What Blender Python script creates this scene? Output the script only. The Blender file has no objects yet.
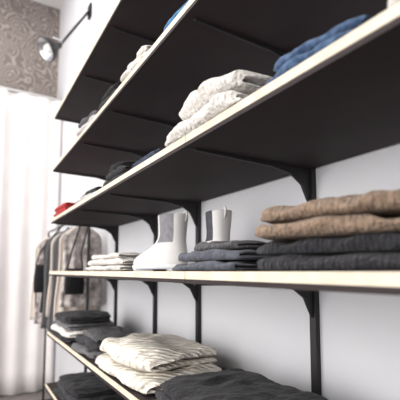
import bpy, bmesh, math, random
from mathutils import Vector, Matrix, noise

EYE = 1.5
S = bpy.context.scene
S.view_settings.view_transform = 'Standard'

def lin(c):
    out = []
    for v in c:
        v = v / 255.0
        out.append(v / 12.92 if v <= 0.04045 else ((v + 0.055) / 1.055) ** 2.4)
    return (*out, 1.0)

def link(o, parent=None):
    S.collection.objects.link(o)
    if parent: o.parent = parent
    return o

def new_mat(name, col, rough=0.8, metal=0.0):
    m = bpy.data.materials.new(name); m.use_nodes = True
    b = m.node_tree.nodes['Principled BSDF']
    b.inputs['Base Color'].default_value = lin(col)
    b.inputs['Roughness'].default_value = rough
    b.inputs['Metallic'].default_value = metal
    if 'Specular IOR Level' in b.inputs and metal == 0: b.inputs['Specular IOR Level'].default_value = 0.3
    return m

def mottled(name, c1, c2, scale=6, rough=0.8, bump=0.0, bscale=60, metal=0.0):
    m = new_mat(name, c1, rough, metal)
    nt = m.node_tree; N = nt.nodes; L = nt.links
    b = N['Principled BSDF']
    tc = N.new('ShaderNodeTexCoord')
    n = N.new('ShaderNodeTexNoise'); n.inputs['Scale'].default_value = scale; n.inputs['Detail'].default_value = 4
    L.new(tc.outputs['Object'], n.inputs['Vector'])
    r = N.new('ShaderNodeValToRGB')
    r.color_ramp.elements[0].position = 0.35; r.color_ramp.elements[1].position = 0.65
    r.color_ramp.elements[0].color = lin(c1); r.color_ramp.elements[1].color = lin(c2)
    L.new(n.outputs['Fac'], r.inputs['Fac']); L.new(r.outputs['Color'], b.inputs['Base Color'])
    if bump > 0:
        n2 = N.new('ShaderNodeTexNoise'); n2.inputs['Scale'].default_value = bscale; n2.inputs['Detail'].default_value = 3
        L.new(tc.outputs['Object'], n2.inputs['Vector'])
        bp = N.new('ShaderNodeBump'); bp.inputs['Strength'].default_value = bump; bp.inputs['Distance'].default_value = 0.004
        L.new(n2.outputs['Fac'], bp.inputs['Height']); L.new(bp.outputs['Normal'], b.inputs['Normal'])
    return m

def fabric(name, c1, c2, kind='plain'):
    m = mottled(name, c1, c2, 70 if kind != 'cable' else 20, 1.0)
    nt = m.node_tree; N = nt.nodes; L = nt.links
    b = N['Principled BSDF']
    b.inputs['Specular IOR Level'].default_value = 0.03
    b.inputs['Sheen Weight'].default_value = 0.12
    b.inputs['Sheen Roughness'].default_value = 0.6
    tc = N.new('ShaderNodeTexCoord')
    if kind == 'cable':
        w = N.new('ShaderNodeTexWave'); w.bands_direction = 'Y'; w.inputs['Scale'].default_value = 8
        w.inputs['Distortion'].default_value = 0.8; w.inputs['Detail'].default_value = 1; w.inputs['Detail Scale'].default_value = 4
        w2 = N.new('ShaderNodeTexWave'); w2.bands_direction = 'DIAGONAL'; w2.inputs['Scale'].default_value = 18
        w2.inputs['Distortion'].default_value = 3.0
        L.new(tc.outputs['Object'], w.inputs['Vector']); L.new(tc.outputs['Object'], w2.inputs['Vector'])
        a = N.new('ShaderNodeMath'); a.operation = 'MULTIPLY_ADD'; a.inputs[1].default_value = 0.6
        L.new(w2.outputs['Fac'], a.inputs[0]); L.new(w.outputs['Fac'], a.inputs[2])
        h = a.outputs[0]; st, di = 0.9, 0.010
    elif kind == 'knit':
        w = N.new('ShaderNodeTexWave'); w.bands_direction = 'Y'; w.inputs['Scale'].default_value = 32
        w.inputs['Distortion'].default_value = 2.0; w.inputs['Detail'].default_value = 2
        n = N.new('ShaderNodeTexNoise'); n.inputs['Scale'].default_value = 85; n.inputs['Detail'].default_value = 6
        L.new(tc.outputs['Object'], n.inputs['Vector']); L.new(tc.outputs['Object'], w.inputs['Vector'])
        a = N.new('ShaderNodeMath'); a.operation = 'MULTIPLY_ADD'; a.inputs[1].default_value = 0.08
        L.new(w.outputs['Fac'], a.inputs[0]); L.new(n.outputs['Fac'], a.inputs[2])
        h = a.outputs[0]; st, di = 1.0, 0.015
    else:
        n = N.new('ShaderNodeTexNoise'); n.inputs['Scale'].default_value = 60; n.inputs['Detail'].default_value = 5
        L.new(tc.outputs['Object'], n.inputs['Vector']); h = n.outputs['Fac']; st, di = 0.8, 0.008
    bp = N.new('ShaderNodeBump'); bp.inputs['Strength'].default_value = st; bp.inputs['Distance'].default_value = di
    L.new(h, bp.inputs['Height']); L.new(bp.outputs['Normal'], b.inputs['Normal'])
    return m

def box(name, x0, x1, y0, y1, z0, z1, mat, parent=None, bevel=0.0):
    me = bpy.data.meshes.new(name)
    bm = bmesh.new()
    cx, cy, cz = (x0+x1)/2, (y0+y1)/2, (z0+z1)/2
    bmesh.ops.create_cube(bm, size=1.0)
    for v in bm.verts:
        v.co = Vector((v.co.x*(x1-x0), v.co.y*(y1-y0), v.co.z*(z1-z0)))
    if bevel > 0:
        bmesh.ops.bevel(bm, geom=bm.edges[:], offset=bevel, segments=2, affect='EDGES')
    bm.to_mesh(me); bm.free()
    o = bpy.data.objects.new(name, me); o.location = (cx, cy, cz)
    me.materials.append(mat)
    return link(o, parent)

def tube(name, pts, r, mat, parent=None):
    bm = bmesh.new(); P = [Vector(p) for p in pts]; N = 12; R = []
    ref = None
    for i, p in enumerate(P):
        d = (P[min(i+1, len(P)-1)] - P[max(i-1, 0)])
        if d.length < 1e-9: d = Vector((0, 0, 1))
        d.normalize()
        if ref is None:
            ref = Vector((0, 0, 1)) if abs(d.z) < 0.9 else Vector((1, 0, 0))
        a = (ref - d*ref.dot(d))
        if a.length < 1e-4: a = Vector((0, 1, 0)) - d*d.y
        a.normalize(); b = d.cross(a); ref = a
        R.append([bm.verts.new(p + r*(a*math.cos(2*math.pi*k/N) + b*math.sin(2*math.pi*k/N))) for k in range(N)])
    for j in range(len(R)-1):
        for k in range(N):
            kk = (k+1) % N; bm.faces.new((R[j][k], R[j][kk], R[j+1][kk], R[j+1][k])).smooth = True
    bm.faces.new(R[0][::-1]); bm.faces.new(R[-1])
    bmesh.ops.recalc_face_normals(bm, faces=bm.faces[:])
    me = bpy.data.meshes.new(name); bm.to_mesh(me); bm.free(); me.materials.append(mat)
    return link(bpy.data.objects.new(name, me), parent)

def empty(name, loc=(0, 0, 0)):
    e = bpy.data.objects.new(name, None); e.location = loc; e.empty_display_size = 0.1
    return link(e)

# ------------------------------------------------------------ materials
M_wall = mottled('wall_paint', (217, 216, 219), (211, 211, 215), 2, 0.85)
M_ceil = new_mat('ceiling_paint', (228, 226, 224), 0.9)
M_floor = mottled('concrete_floor', (128, 122, 119), (104, 99, 97), 3, 0.5, 0.2, 30)
M_trim = new_mat('trim_white', (235, 235, 235), 0.5)
M_cream = mottled('shelf_edge_cream', (222, 210, 191), (206, 192, 171), 12, 0.6)
M_dark = mottled('shelf_dark_laminate', (46, 36, 37), (38, 29, 31), 5, 0.7)
M_metal = new_mat('black_metal', (30, 28, 30), 0.55, 0.1)
M_chrome = new_mat('lamp_chrome', (190, 190, 195), 0.25, 0.9)
M_bulb = new_mat('bulb_white', (245, 245, 240), 0.4)

def wallpaper():
    m = new_mat('paisley_wallpaper', (150, 143, 138), 0.85)
    nt = m.node_tree; N = nt.nodes; L = nt.links; b = N['Principled BSDF']
    tc = N.new('ShaderNodeTexCoord')
    nz = N.new('ShaderNodeTexNoise'); nz.inputs['Scale'].default_value = 3.0
    L.new(tc.outputs['Object'], nz.inputs['Vector'])
    mx = N.new('ShaderNodeMixRGB'); mx.blend_type = 'ADD'; mx.inputs['Fac'].default_value = 0.5
    L.new(tc.outputs['Object'], mx.inputs['Color1']); L.new(nz.outputs['Color'], mx.inputs['Color2'])
    v = N.new('ShaderNodeTexVoronoi'); v.inputs['Scale'].default_value = 3.2
    L.new(mx.outputs['Color'], v.inputs['Vector'])
    mu = N.new('ShaderNodeMath'); mu.operation = 'MULTIPLY'; mu.inputs[1].default_value = 46
    L.new(v.outputs['Distance'], mu.inputs[0])
    si = N.new('ShaderNodeMath'); si.operation = 'SINE'; L.new(mu.outputs[0], si.inputs[0])
    r = N.new('ShaderNodeValToRGB')
    r.color_ramp.elements[0].position = 0.2; r.color_ramp.elements[1].position = 0.8
    r.color_ramp.elements[0].color = lin((126, 116, 112)); r.color_ramp.elements[1].color = lin((166, 157, 151))
    L.new(si.outputs[0], r.inputs['Fac']); L.new(r.outputs['Color'], b.inputs['Base Color'])
    return m
M_paper = wallpaper()

# ------------------------------------------------------------ room
WX = 1.0
YF = 5.75
CE = 5.4
XL = -3.2
YB = -2.6
box('floor', XL, WX+0.1, YB, YF+0.1, -0.1, 0, M_floor)
box('ceiling', XL, WX+0.1, YB, YF+0.1, CE, CE+0.1, M_ceil)
box('wall_right', WX, WX+0.1, YB, YF+0.1, 0, CE, M_wall)
box('wall_far', XL, WX, YF, YF+0.1, 0, CE, M_paper)
box('wall_back', XL, WX, YB-0.1, YB, 0, CE, M_wall)
box('baseboard_right', WX-0.015, WX, YB, 5.2, 0, 0.1, M_trim)
wl = empty('wall_left')
def wl_piece(n, y0, y1, z0, z1): box(n, XL-0.1, XL, y0, y1, z0, z1, M_wall, wl)
wl_piece('pier_a', YB, -1.9, 0, CE); wl_piece('pier_b', 1.0, 1.5, 0, CE); wl_piece('pier_c', 4.4, YF+0.1, 0, CE)
wl_piece('sill_a', -1.9, 1.0, 0, 0.5); wl_piece('sill_b', 1.5, 4.4, 0, 0.5)
wl_piece('head_a', -1.9, 1.0, 3.6, CE); wl_piece('head_b', 1.5, 4.4, 3.6, CE)
for k, (a, b_) in enumerate(((-1.9, 1.0), (1.5, 4.4))):
    w = empty('window_%d' % (k+1))
    box('jamb_l', XL-0.06, XL, a, a+0.05, 0.5, 3.6, M_trim, w); box('jamb_r', XL-0.06, XL, b_-0.05, b_, 0.5, 3.6, M_trim, w)
    box('rail_b', XL-0.06, XL, a, b_, 0.5, 0.55, M_trim, w); box('rail_t', XL-0.06, XL, a, b_, 3.55, 3.6, M_trim, w)
    m_ = (a+b_)/2
    box('mullion', XL-0.05, XL-0.01, m_-0.02, m_+0.02, 0.5, 3.6, M_trim, w)

# ------------------------------------------------------------ shelving
FX, BX = 0.5, 0.978
Y0, Y1 = -0.35, 2.96
TC, TB = 0.021, 0.011
T = TC + TB
unit = empty('wall_shelving_unit')
tops = {'G': -0.79, 'E': -0.425, 'A': -0.001, 'B': 0.376, 'C': 0.762, 'D': 1.165}
posts = [-0.2, 0.915, 1.67, 2.19, 2.93]
seams = [Y0, 0.915, 1.67, 2.19, Y1]
for k, z in tops.items():
    zt = EYE + z
    for i in range(len(seams)-1):
        a, b_ = seams[i]+0.001, seams[i+1]-0.001
        box('shelf_board_%s%d' % (k, i), FX+0.004, BX, a, b_, zt-T+0.0002, zt, M_dark, unit)
        box('shelf_edge_%s%d' % (k, i), FX, FX+0.0038, a, b_, zt-TC, zt, M_cream, unit, 0.0008)
        box('shelf_edge_under_%s%d' % (k, i), FX, FX+0.0038, a, b_, zt-T, zt-TC-0.0002, M_dark, unit)
for i, y in enumerate(posts):
    box('upright_%d' % i, WX-0.020, WX-0.0005, y-0.013, y+0.013, 0.45, EYE+1.35, M_metal, unit)
    for k, z in tops.items():
        zu = EYE + z - T
        me = bpy.data.meshes.new('bracket')
        prof = [(BX, 0), (FX+0.03, 0), (FX+0.03, -0.006), (BX-0.16, -0.012), (BX-0.08, -0.026), (BX-0.035, -0.055), (BX-0.012, -0.10), (BX, -0.12)]
        bm = bmesh.new()
        h = 0.005
        A = [bm.verts.new((p[0], y-h, zu+p[1]-0.0005)) for p in prof]
        B = [bm.verts.new((p[0], y+h, zu+p[1]-0.0005)) for p in prof]
        bm.faces.new(A); bm.faces.new(B[::-1])
        for j in range(len(prof)):
            jj = (j+1) % len(prof); bm.faces.new((A[jj], A[j], B[j], B[jj]))
        bmesh.ops.recalc_face_normals(bm, faces=bm.faces[:])
        bm.to_mesh(me); bm.free(); me.materials.append(M_metal)
        link(bpy.data.objects.new('bracket_%s%d' % (k, i), me), unit)

# ------------------------------------------------------------ folded garments
def fold_mesh(bm, cx, cy, zb, W, Ly, H, n, seed, jit=1.0, mat_i=0, rot=0.0):
    rnd = random.Random(seed)
    t = H / n
    off = t * 0.47
    path = []
    R = t / 2
    NS = 16
    ext = [(W/2 - rnd.uniform(0, 0.05)*W, -W/2 + rnd.uniform(0, 0.03)*W) for _ in range(n+1)]
    for i in range(n):
        z = t * (i + 0.5)
        hi, lo = ext[i]
        hi2 = hi - R; lo2 = lo + R
        xs = [hi2 + (lo2-hi2) * k / NS for k in range(NS+1)]
        if i % 2 == 1: xs = xs[::-1]
        if path:
            xs[0] = path[-1][0]
        for x in xs: path.append((x, z))
        if i < n-1:
            sgn = -1 if i % 2 == 0 else 1
            px = path[-1][0]
            for k in range(1, 6):
                a = math.pi * k / 6
                path.append((px + sgn*R*math.sin(a)*1.1, z + R - R*math.cos(a)))
    P = [Vector((p[0], 0, p[1])) for p in path]
    norms = []
    for i in range(len(P)):
        a = P[max(i-1, 0)]; b = P[min(i+1, len(P)-1)]
        d = (b-a)
        if d.length < 1e-9: d = Vector((1, 0, 0))
        d.normalize(); norms.append(Vector((-d.z, 0, d.x)))
    MY = 44
    yext = [(rnd.uniform(0, 0.045)*Ly*jit, rnd.uniform(0, 0.045)*Ly*jit) for _ in range(n)]
    rings = []
    c, s = math.cos(rot), math.sin(rot)
    so = Vector((rnd.uniform(0, 50), rnd.uniform(0, 50), rnd.uniform(0, 50)))
    for j in range(MY+1):
        u = -1 + 2*j/MY
        u = math.sin(u*math.pi/2) * 0.6 + u * 0.4
        e = max(0.0, 1 - abs(u)**9) ** 0.5
        ring = []
        def place(q, zi):
            pi = min(n-1, max(0, int(zi / t)))
            y = u * Ly/2
            y += yext[pi][0] * (1 if u < 0 else -1) * abs(u)
            x, z = q.x, q.z
            nv = noise.noise_vector(Vector((x*6, y*6, z*9)) + so)
            nf = noise.noise_vector(Vector((x*22, y*22, z*30)) + so)
            wr = abs(noise.noise(Vector((x*9+y*4, y*14, 3)) + so))
            ff = noise.noise_vector(Vector((x*60, y*60, z*60)) + so)
            x2 = x + (nv.x*0.028 + nf.x*0.010 + ff.x*0.004) * jit
            y2 = y + (nv.y*0.028 + nf.y*0.008 + ff.y*0.0035) * jit
            cr = (abs(x)/(W/2))**6 * abs(u)**6
            x2 *= 1 - 0.10*cr; y2 *= 1 - 0.06*cr
            zr = z / H
            z2 = z * (1 + nv.z*0.30*jit - 0.16*(abs(x)/(W/2))**4 - 0.16*abs(u)**4) + zr*(nf.z*0.011 + ff.z*0.003 - wr*0.018)*jit
            z2 = max(z2, 0.0008)
            return Vector((cx + c*x2 - s*y2, cy + s*x2 + c*y2, zb + z2))
        for i, (p, nn) in enumerate(zip(P, norms)):
            ring.append(bm.verts.new(place(p + nn*off*e, p.z)))
        pe = P[-1]; d = (P[-1]-P[-2]).normalized()
        ring.append(bm.verts.new(place(pe + d*off*e*0.9, pe.z)))
        for p, nn in list(zip(P, norms))[::-1]:
            ring.append(bm.verts.new(place(p - nn*off*e, p.z)))
        d = (P[0]-P[1]).normalized()
        ring.append(bm.verts.new(place(P[0] + d*off*e*0.9, P[0].z)))
        rings.append(ring)
    K = len(rings[0])
    for j in range(MY):
        for i in range(K):
            ii = (i+1) % K
            f = bm.faces.new((rings[j][i], rings[j][ii], rings[j+1][ii], rings[j+1][i]))
            f.smooth = True; f.material_index = mat_i
    np_ = len(P)
    for j in (0, MY):
        r = rings[j]
        for i in range(np_-1):
            try:
                f = bm.faces.new((r[i], r[i+1], r[2*np_ - i - 1], r[2*np_ - i])); f.smooth = True; f.material_index = mat_i
            except ValueError: pass

def stack(name, cx, cy, z, items, rot=0.0, seed=1):
    bm = bmesh.new(); mats = []; zb = 0
    for k, it in enumerate(items):
        W, Ly, H, n, mat, dx, dy, dr, jit = it
        if mat not in mats: mats.append(mat)
        fold_mesh(bm, dx, dy, zb, W, Ly, H, n, seed*17+k, jit=jit, mat_i=mats.index(mat), rot=dr)
        zb += H * 0.93
    bmesh.ops.recalc_face_normals(bm, faces=bm.faces[:])
    me = bpy.data.meshes.new(name); bm.to_mesh(me); bm.free()
    for m in mats: me.materials.append(m)
    o = bpy.data.objects.new(name, me); o.location = (cx, cy, EYE + z); o.rotation_euler = (0, 0, rot)
    sm = o.modifiers.new('sub', 'SUBSURF'); sm.levels = 1; sm.render_levels = 1
    return link(o)

F_tan = fabric('wool_tan', (151, 129, 110), (134, 114, 97), 'knit')
F_char = fabric('wool_charcoal', (54, 53, 57), (44, 43, 47), 'knit')
F_gray = fabric('denim_gray', (92, 94, 102), (74, 76, 84))
F_gray2 = fabric('jersey_gray', (94, 92, 94), (80, 79, 82), 'knit')
F_gray3 = fabric('jersey_mid_gray', (112, 110, 112), (96, 94, 97), 'knit')
F_black = fabric('cotton_black', (29, 28, 31), (36, 35, 38))
F_white = fabric('wool_white', (230, 225, 219), (212, 207, 200), 'knit')
F_cable = fabric('cable_knit_cream', (236, 229, 217), (228, 220, 207), 'cable')
F_jean = fabric('denim_blue', (80, 102, 132), (52, 70, 98))
F_navy = fabric('denim_navy', (54, 64, 84), (40, 48, 64))
F_red = fabric('jersey_red', (178, 44, 46), (156, 32, 34))
F_blue = fabric('jersey_blue', (66, 118, 156), (50, 98, 136))
F_pale = fabric('jersey_pale_gray', (192, 187, 188), (176, 172, 173))
F_beige = fabric('cotton_beige', (208, 196, 186), (198, 186, 175))

Z = {k: v + 0.0005 for k, v in tops.items()}
# shelf A
stack('folded_sweater_stack', 0.715, 0.455, Z['A'], [
    (0.30, 0.52, 0.036, 2, F_char, 0, 0.0, 0.02, 0.6),
    (0.29, 0.50, 0.034, 2, F_char, 0.01, 0.025, -0.03, 0.8),
    (0.29, 0.47, 0.038, 2, F_tan, -0.01, 0.015, 0.04, 0.8),
    (0.28, 0.45, 0.042, 2, F_tan, -0.01, 0.015, -0.02, 0.9)], rot=0.36, seed=3)
stack('folded_jeans_stack', 0.675, 0.90, Z['A'], [
    (0.29, 0.34, 0.030, 2, F_gray, 0, 0, 0.0, 0.6),
    (0.28, 0.33, 0.030, 2, F_gray, 0.005, -0.002, 0.03, 0.6),
    (0.24, 0.24, 0.030, 2, F_gray2, 0.0, -0.03, -0.05, 0.8)], rot=0.0, seed=5)
stack('folded_shirt_stack', 0.68, 1.83, Z['A'], [
    (0.32, 0.58, 0.030, 2, F_white, 0, 0, 0.0, 0.7),
    (0.30, 0.52, 0.030, 2, F_white, 0, -0.02, 0.03, 0.8),
    (0.28, 0.44, 0.026, 2, F_white, 0, -0.04, -0.03, 0.8)], seed=7)
# shelf B
stack('folded_knit_sweater', 0.635, 0.863, Z['B'], [
    (0.27, 0.42, 0.054, 2, F_white, 0, 0, 0.0, 1.0),
    (0.24, 0.31, 0.058, 2, F_white, -0.015, -0.03, 0.1, 1.0)], seed=11)
stack('folded_blue_jeans', 0.635, 0.485, Z['B'], [
    (0.26, 0.25, 0.026, 2, F_jean, 0, 0, 0.0, 0.8),
    (0.25, 0.22, 0.026, 2, F_jean, 0, -0.01, 0.05, 0.8)], seed=12)
stack('folded_scarf', 0.635, 0.265, Z['B'], [(0.25, 0.13, 0.05, 2, F_white, 0, 0, 0, 0.6)], seed=13)
stack('folded_navy_jeans', 0.635, 1.27, Z['B'], [
    (0.25, 0.29, 0.022, 2, F_navy, 0, 0, 0, 0.6), (0.24, 0.27, 0.022, 2, F_navy, 0, 0, 0, 0.6)], seed=14)
stack('folded_black_trousers', 0.635, 1.61, Z['B'], [
    (0.25, 0.30, 0.035, 2, F_black, 0, 0, 0, 0.6), (0.24, 0.27, 0.035, 2, F_char, 0, 0, 0, 0.6),
    (0.22, 0.24, 0.03, 2, F_black, 0, 0, 0, 0.6)], seed=15)
stack('folded_gray_shirt', 0.635, 2.06, Z['B'], [(0.25, 0.40, 0.03, 2, F_pale, 0, 0, 0, 0.6), (0.22, 0.33, 0.03, 2, F_char, 0, 0, 0, 0.6)], seed=16)
stack('folded_red_tshirt', 0.625, 2.68, Z['B'], [(0.25, 0.40, 0.036, 2, F_red, 0, 0, 0, 0.6), (0.24, 0.36, 0.036, 2, F_red, 0, 0, 0, 0.6)], seed=17)
# shelf C
stack('folded_blue_tshirt', 0.625, 0.99, Z['C'], [(0.24, 0.22, 0.055, 2, F_blue, 0, 0, 0, 0.7)], seed=21)
stack('folded_white_shirt', 0.625, 1.34, Z['C'], [(0.25, 0.28, 0.036, 2, F_white, 0, 0, 0, 0.7), (0.24, 0.24, 0.036, 2, F_white, 0, 0, 0.05, 0.8)], seed=22)
stack('folded_gray_trousers', 0.625, 1.67, Z['C'], [(0.24, 0.26, 0.038, 2, F_char, 0, 0, 0, 0.6), (0.23, 0.23, 0.035, 2, F_black, 0, 0, 0, 0.6)], seed=23)
stack('folded_gray_sweater', 0.625, 2.05, Z['C'], [(0.25, 0.34, 0.04, 2, F_pale, 0, 0, 0, 0.6), (0.24, 0.30, 0.04, 2, F_gray2, 0, 0, 0, 0.6)], seed=24)
# shelf E
stack('cable_knit_sweater', 0.70, 1.525, Z['E'], [
    (0.38, 0.60, 0.066, 2, F_cable, 0, 0, 0.0, 0.9),
    (0.35, 0.54, 0.076, 2, F_cable, 0.0, 0.0, 0.06, 1.0)], rot=0.0, seed=31)
stack('folded_black_sweater_stack', 0.685, 0.895, Z['E'], [
    (0.37, 0.56, 0.034, 2, F_black, 0, 0, 0.0, 0.7),
    (0.35, 0.53, 0.034, 2, F_char, 0.0, 0.0, 0.04, 0.7),
    (0.34, 0.50, 0.034, 2, F_black, 0.0, 0.0, -0.03, 0.8)], seed=32)
stack('folded_leggings', 0.87, 0.49, Z['E'], [(0.18, 0.18, 0.07, 2, F_black, 0, 0, 0, 0.6)], seed=36)
stack('folded_cardigan_stack', 0.68, 2.06, Z['E'], [
    (0.34, 0.42, 0.040, 2, F_gray3, 0, 0, 0.0, 0.9), (0.31, 0.38, 0.040, 2, F_char, 0, 0, 0.05, 0.9), (0.28, 0.34, 0.034, 2, F_gray2, 0, 0, -0.05, 0.9)], seed=33)
stack('folded_trouser_stack', 0.67, 2.60, Z['E'], [
    (0.33, 0.54, 0.035, 2, F_black, 0, 0, 0, 0.6), (0.34, 0.54, 0.045, 2, F_white, 0, 0, 0, 0.6),
    (0.31, 0.47, 0.035, 2, F_gray3, 0, 0, 0, 0.7), (0.29, 0.44, 0.050, 2, F_black, 0, 0, 0, 0.8)], seed=34)
# shelf G
stack('folded_dark_knitwear_stack', 0.68, 2.5, Z['G'], [
    (0.32, 0.6, 0.04, 2, F_black, 0, 0, 0, 0.6), (0.31, 0.55, 0.04, 2, F_char, 0, 0, 0, 0.6), (0.29, 0.5, 0.04, 2, F_black, 0, 0, 0, 0.7)], seed=41)
stack('folded_dark_jeans_stack', 0.68, 1.87, Z['G'], [
    (0.32, 0.5, 0.035, 2, F_black, 0, 0, 0, 0.6), (0.29, 0.45, 0.035, 2, F_gray2, 0, 0, 0, 0.6)], seed=42)

# ------------------------------------------------------------ chelsea boots
M_bl = new_mat('boot_leather_white', (210, 207, 204), 0.5)
M_el = mottled('boot_elastic_dark_gray', (84, 84, 90), (70, 70, 76), 60, 0.9)
M_el2 = mottled('boot_elastic_light_gray', (138, 137, 141), (124, 123, 127), 60, 0.9)
M_so = new_mat('boot_sole_white', (222, 222, 222), 0.5)
M_in = new_mat('boot_lining', (60, 58, 58), 0.9)
def boot(name, x, y, z, ang, sc=1.0, el=M_el):
    e = empty(name, (x, y, z)); e.rotation_euler = (0, 0, ang); e.scale = (sc, sc, sc)
    rings = [(0.018, -0.058, 0.178, 0.041), (0.030, -0.060, 0.180, 0.043), (0.042, -0.060, 0.174, 0.042), (0.052, -0.059, 0.160, 0.041),
             (0.062, -0.058, 0.138, 0.040), (0.072, -0.056, 0.115, 0.038), (0.083, -0.054, 0.092, 0.036), (0.096, -0.052, 0.072, 0.035),
             (0.110, -0.051, 0.060, 0.034), (0.128, -0.052, 0.055, 0.035), (0.150, -0.054, 0.055, 0.037), (0.172, -0.056, 0.056, 0.039), (0.190, -0.058, 0.057, 0.040)]
    RR = []
    for a, b in zip(rings[:-1], rings[1:]):
        for k in range(3):
            f = k/3; RR.append(tuple(a[q]*(1-f)+b[q]*f for q in range(4)))
    RR.append(rings[-1]); rings = RR
    N = 64
    bm = bmesh.new(); R = []
    for (zz, xb, xf, w) in rings:
        r = []
        for i in range(N):
            a = 2*math.pi*i/N
            ca, sa = math.cos(a), math.sin(a)
            cx = (xb+xf)/2; hl = (xf-xb)/2
            xx = cx + hl*math.copysign(abs(ca)**0.9, ca)
            long_ = (xf-xb)/0.24
            ww = w * (1 - 0.12*long_*math.exp(-((xx-0.03)/0.03)**2))
            r.append(bm.verts.new((xx, ww*math.copysign(abs(sa)**0.85, sa), zz)))
        R.append(r)
    for j in range(len(R)-1):
        for i in range(N):
            ii = (i+1) % N
            f = bm.faces.new((R[j][i], R[j][ii], R[j+1][ii], R[j+1][i])); f.smooth = True
            zc = rings[j][0]
            dc = min(abs(i+0.5-N/4), abs(i+0.5-3*N/4))
            if zc > 0.092 and zc < 0.186 and dc < 6: f.material_index = 1
    inner = []
    for k, (zz, s2) in enumerate(((0.190, 0.9), (0.15, 0.78), (0.13, 0.70))):
        inner.append([bm.verts.new(((v.co.x)*s2, v.co.y*s2, zz)) for v in R[-1]])
    seq = [R[-1]] + inner
    for j in range(3):
        for i in range(N):
            ii = (i+1) % N
            f = bm.faces.new((seq[j][i], seq[j][ii], seq[j+1][ii], seq[j+1][i])); f.smooth = True; f.material_index = 0 if j == 0 else 2
    f = bm.faces.new(inner[-1]); f.material_index = 2
    bm.faces.new(R[0][::-1])
    me = bpy.data.meshes.new('upper'); bm.to_mesh(me); bm.free()
    for m in (M_bl, el, M_in): me.materials.append(m)
    link(bpy.data.objects.new('upper', me), e)
    bm = bmesh.new(); S_ = []
    for (zz, g) in ((0.006, 0.0), (0.009, 0.003), (0.019, 0.004), (0.022, 0.001)):
        S_.append([bm.verts.new((0.06 + (v[0]-0.06)*(1+g*9), v[1]*(1+g*18), zz)) for v in
                  [(0.06+0.12*math.cos(2*math.pi*i/N), 0.042*math.copysign(abs(math.sin(2*math.pi*i/N))**0.85, math.sin(2*math.pi*i/N))) for i in range(N)]])
    for j in range(3):
        for i in range(N):
            ii = (i+1) % N; bm.faces.new((S_[j][i], S_[j][ii], S_[j+1][ii], S_[j+1][i])).smooth = True
    bm.faces.new(S_[0][::-1]); bm.faces.new(S_[-1])
    me = bpy.data.meshes.new('sole'); bm.to_mesh(me); bm.free(); me.materials.append(M_so)
    link(bpy.data.objects.new('sole', me), e)
    box('heel', -0.055, 0.0, -0.034, 0.034, 0.0, 0.010, M_so, e, 0.003)
    box('forefoot_tread', 0.06, 0.16, -0.033, 0.033, 0.0, 0.008, M_so, e, 0.003)
    tube('pull_tab', [(-0.056, 0, 0.165), (-0.062, 0, 0.185), (-0.061, 0, 0.197), (-0.056, 0, 0.200), (-0.051, 0, 0.195), (-0.051, 0, 0.17)], 0.003, M_bl, e)
    return e
boot('chelsea_boot', 0.650, 1.285, EYE+Z['A'], math.radians(112), 1.10, M_el2)
boot('chelsea_boot', 0.775, 1.165, EYE+Z['A'], math.radians(78), 1.13, M_el)

# ------------------------------------------------------------ curtain
M_cur = mottled('curtain_cloth', (236, 231, 229), (229, 224, 223), 3, 0.9)
def curtain():
    bm = bmesh.new(); NX, NZ = 400, 14
    x0, x1 = -2.6, 0.992; zt = EYE + 2.28; zb = 0.012
    g = []
    for i in range(NX+1):
        u = i/NX; x = x0 + (x1-x0)*u
        col = []
        for k in range(NZ+1):
            v = k/NZ
            ph = x*33 + 3.0*noise.noise(Vector((x*1.7, v*0.6, 0)))
            amp = (0.026 + 0.016*v) * (0.8 + 0.7*noise.noise(Vector((x*2.3, 1, 0))))
            y = 5.28 + amp*math.sin(ph) + 0.03*noise.noise(Vector((x*4, v*1.5, 4)))
            col.append(bm.verts.new((x, y, zt + (zb-zt)*v)))
        g.append(col)
    for i in range(NX):
        for k in range(NZ):
            bm.faces.new((g[i][k], g[i+1][k], g[i+1][k+1], g[i][k+1])).smooth = True
    me = bpy.data.meshes.new('drape'); bm.to_mesh(me); bm.free(); me.materials.append(M_cur)
    e = empty('curtain')
    o = link(bpy.data.objects.new('drape', me), e)
    s = o.modifiers.new('s', 'SOLIDIFY'); s.thickness = 0.004
    tube('curtain_rod', [(-2.8, 5.28, EYE+2.30), (0.999, 5.28, EYE+2.30)], 0.014, M_trim, e)
curtain()

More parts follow.
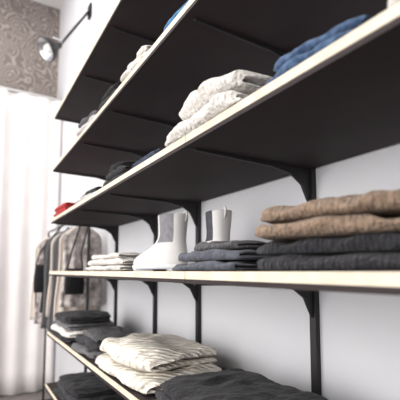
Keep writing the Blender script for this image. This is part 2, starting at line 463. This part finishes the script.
# ------------------------------------------------------------ lamp
def lamp():
    e = empty('wall_spotlight')
    hx = Vector((0.57, 3.62, EYE+2.06))
    aim = Vector((-0.85, -0.15, -0.65)).normalized()
    prof = [(0.0, -0.10), (0.02, -0.10), (0.028, -0.085), (0.03, -0.06), (0.05, -0.035), (0.085, 0.0), (0.105, 0.05), (0.11, 0.075), (0.104, 0.075), (0.08, 0.005), (0.0, -0.01)]
    bm = bmesh.new(); N = 32; R = []
    q = aim.to_track_quat('Z', 'Y')
    for r, h in prof:
        R.append([bm.verts.new(hx + q @ Vector((max(r, 1e-4)*math.cos(2*math.pi*i/N), max(r, 1e-4)*math.sin(2*math.pi*i/N), h))) for i in range(N)])
    for j in range(len(R)-1):
        for i in range(N):
            ii = (i+1) % N; f = bm.faces.new((R[j][i], R[j][ii], R[j+1][ii], R[j+1][i])); f.smooth = True
            f.material_index = 1 if j >= 8 else 0
    me = bpy.data.meshes.new('shade'); bm.to_mesh(me); bm.free(); me.materials.append(M_metal); me.materials.append(M_chrome)
    link(bpy.data.objects.new('shade', me), e)
    bm = bmesh.new(); bmesh.ops.create_uvsphere(bm, u_segments=20, v_segments=12, radius=0.045, matrix=Matrix.Translation(hx + aim*0.035))
    for f in bm.faces: f.smooth = True
    me = bpy.data.meshes.new('bulb'); bm.to_mesh(me); bm.free(); me.materials.append(M_bulb)
    link(bpy.data.objects.new('bulb', me), e)
    back = hx - aim*0.09
    tube('arm', [tuple(back), (0.70, 3.73, EYE+2.24), (0.985, 3.95, EYE+2.78)], 0.013, M_metal, e)
    tube('yoke', [tuple(hx + Vector((0, 0, 0.10))), tuple(back + Vector((0.03, 0.02, 0.06))), tuple(back)], 0.006, M_chrome, e)
    box('wall_plate', 0.975, 0.9995, 3.90, 4.0, EYE+2.70, EYE+2.84, M_metal, e, 0.004)
lamp()

# ------------------------------------------------------------ clothing rack
def hanging(name, x, y, ztop, W, Hh, mat, seed, parent, yaw=0.0):
    rnd = random.Random(seed)
    bm = bmesh.new(); NA, NZ = 64, 20; R = []
    so = rnd.uniform(0, 60)
    for k in range(NZ+1):
        v = k/NZ
        if v < 0.16: w = W*(0.18 + 0.72*math.sin(v/0.16*math.pi/2)) 
        else: w = W*(0.90 + 0.16*(v-0.16) + 0.04*math.sin(v*7+so))
        th = 0.018 + 0.028*v
        r = []
        for i in range(NA):
            a = 2*math.pi*i/NA
            px = 0.5*w*math.cos(a)
            fold = 0.016*math.sin(a*9 + so + 2*v)*min(1, v*2) 
            py = (th + fold)*math.sin(a) + 0.02*noise.noise(Vector((px*8, v*2, so)))
            c, s = math.cos(yaw), math.sin(yaw)
            r.append(bm.verts.new((x + c*px - s*py, y + s*px + c*py, ztop - Hh*v)))
        R.append(r)
    for j in range(NZ):
        for i in range(NA):
            ii = (i+1) % NA; bm.faces.new((R[j][i], R[j][ii], R[j+1][ii], R[j+1][i])).smooth = True
    bm.faces.new(R[0]); bm.faces.new(R[-1][::-1])
    bmesh.ops.recalc_face_normals(bm, faces=bm.faces[:])
    me = bpy.data.meshes.new(name); bm.to_mesh(me); bm.free(); me.materials.append(mat)
    link(bpy.data.objects.new(name, me), parent)
    tube(name+'_hook', [(x, y, ztop-0.02), (x, y, ztop+0.05), (x+0.012, y, ztop+0.075), (x, y, ztop+0.088), (x-0.012, y, ztop+0.078)], 0.003, M_chrome, parent)

F_floral = mottled('print_floral', (124, 114, 114), (206, 197, 191), 18, 0.9)
F_pink = fabric('viscose_blush', (200, 186, 180), (186, 171, 165))
def handbag(e, x, y, zt, w, h, X, zr):
    bm = bmesh.new()
    R = []
    N = 28
    for k in range(9):
        v = k/8
        ww = w*(0.80 + 0.20*math.sin(v*math.pi*0.75)); th = 0.012 + 0.028*math.sin(min(1, v*1.15)*math.pi*0.8)
        R.append([bm.verts.new((x + ww/2*math.copysign(abs(math.cos(2*math.pi*i/N))**0.6, math.cos(2*math.pi*i/N)),
                                y + th*math.copysign(abs(math.sin(2*math.pi*i/N))**0.7, math.sin(2*math.pi*i/N)), zt - h*v)) for i in range(N)])
    for j in range(8):
        for i in range(N):
            ii = (i+1) % N; bm.faces.new((R[j][i], R[j][ii], R[j+1][ii], R[j+1][i])).smooth = True
    bm.faces.new(R[0]); bm.faces.new(R[-1][::-1])
    bmesh.ops.recalc_face_normals(bm, faces=bm.faces[:])
    me = bpy.data.meshes.new('handbag_body'); bm.to_mesh(me); bm.free(); me.materials.append(F_black)
    link(bpy.data.objects.new('handbag_body', me), e)
    tube('handbag_strap', [(x-w*0.4, y, zt-0.01), (x-w*0.2, y, zt+0.12), (X-0.03, y, zr-0.01), (X, y, zr+0.016), (X+0.02, y, zr-0.03), (x+w*0.3, y, zt+0.12), (x+w*0.4, y, zt-0.01)], 0.007, M_metal, e)

def rack():
    e = empty('clothing_rack')
    X = 0.80; zr = EYE+0.46
    ya, yb = 3.04, 4.85
    tube('rail', [(X, ya, zr), (X, yb, zr)], 0.012, M_metal, e)
    for y in (ya, yb):
        tube('upright', [(X, y, 0.02), (X, y, zr)], 0.012, M_metal, e)
        tube('foot', [(X-0.17, y, 0.0125), (X+0.17, y, 0.0125)], 0.012, M_metal, e)
    tube('base_rail', [(X, ya, 0.2), (X, yb, 0.2)], 0.010, M_metal, e)
    mats = [F_floral, F_beige, F_gray3, F_pink, F_beige, F_gray2, F_pale, F_char, F_floral, F_pink, F_gray2, F_beige, F_pale]
    for i, m in enumerate(mats):
        y = ya + 0.18 + i*0.12
        hanging('garment_%d' % i, X - 0.02*(i % 3), y, zr-0.085, 0.33, 0.66+0.12*((i*7) % 3), m, i, e, yaw=0.12*math.sin(i*2.1))
    handbag(e, X-0.09, ya+0.05, EYE+0.02, 0.15, 0.20, X, zr)
    handbag(e, X-0.20, 3.88, EYE+0.06, 0.16, 0.26, X, zr)
rack()

# ------------------------------------------------------------ lights
def area(name, loc, rot, sx, sy, power, col=(1, 1, 1)):
    l = bpy.data.lights.new(name, 'AREA'); l.shape = 'RECTANGLE'; l.size = sx; l.size_y = sy; l.energy = power; l.color = col
    o = bpy.data.objects.new(name, l); o.location = loc; o.rotation_euler = rot
    return link(o)
area('window_fill', (XL+0.05, -0.45, 2.05), (0, -math.pi/2, 0), 3.0, 2.8, 105, (1.0, 0.985, 0.965))  # area lamp added inside the unseen window opening, standing in for daylight
area('window_fill', (XL+0.05, 2.95, 2.05), (0, -math.pi/2, 0), 3.0, 2.8, 140, (1.0, 0.985, 0.965))  # same added lamp for the second opening
area('overhead_fill', (-0.9, 2.6, CE-0.1), (0, 0, 0), 1.6, 5.0, 155, (1.0, 0.98, 0.95))  # added overhead fill lamp out of view, no fixture modelled
w = bpy.data.worlds.new('World'); S.world = w; w.use_nodes = True
w.node_tree.nodes['Background'].inputs[0].default_value = (0.98, 0.98, 1, 1)
w.node_tree.nodes['Background'].inputs[1].default_value = 0.8

# ------------------------------------------------------------ camera
cam = bpy.data.cameras.new('Camera'); co = bpy.data.objects.new('Camera', cam); link(co)
co.location = (0, 0, EYE)
th = math.radians(30.9); p = math.radians(5)
co.rotation_euler = (math.pi/2 + p, 0, -th)
cam.sensor_width = 36; cam.lens = 385/400*36
cam.shift_y = (71 - 385*math.tan(p))/400
cam.clip_start = 0.02
cam.dof.use_dof = True; cam.dof.focus_distance = 1.2; cam.dof.aperture_fstop = 3.0
S.camera = co
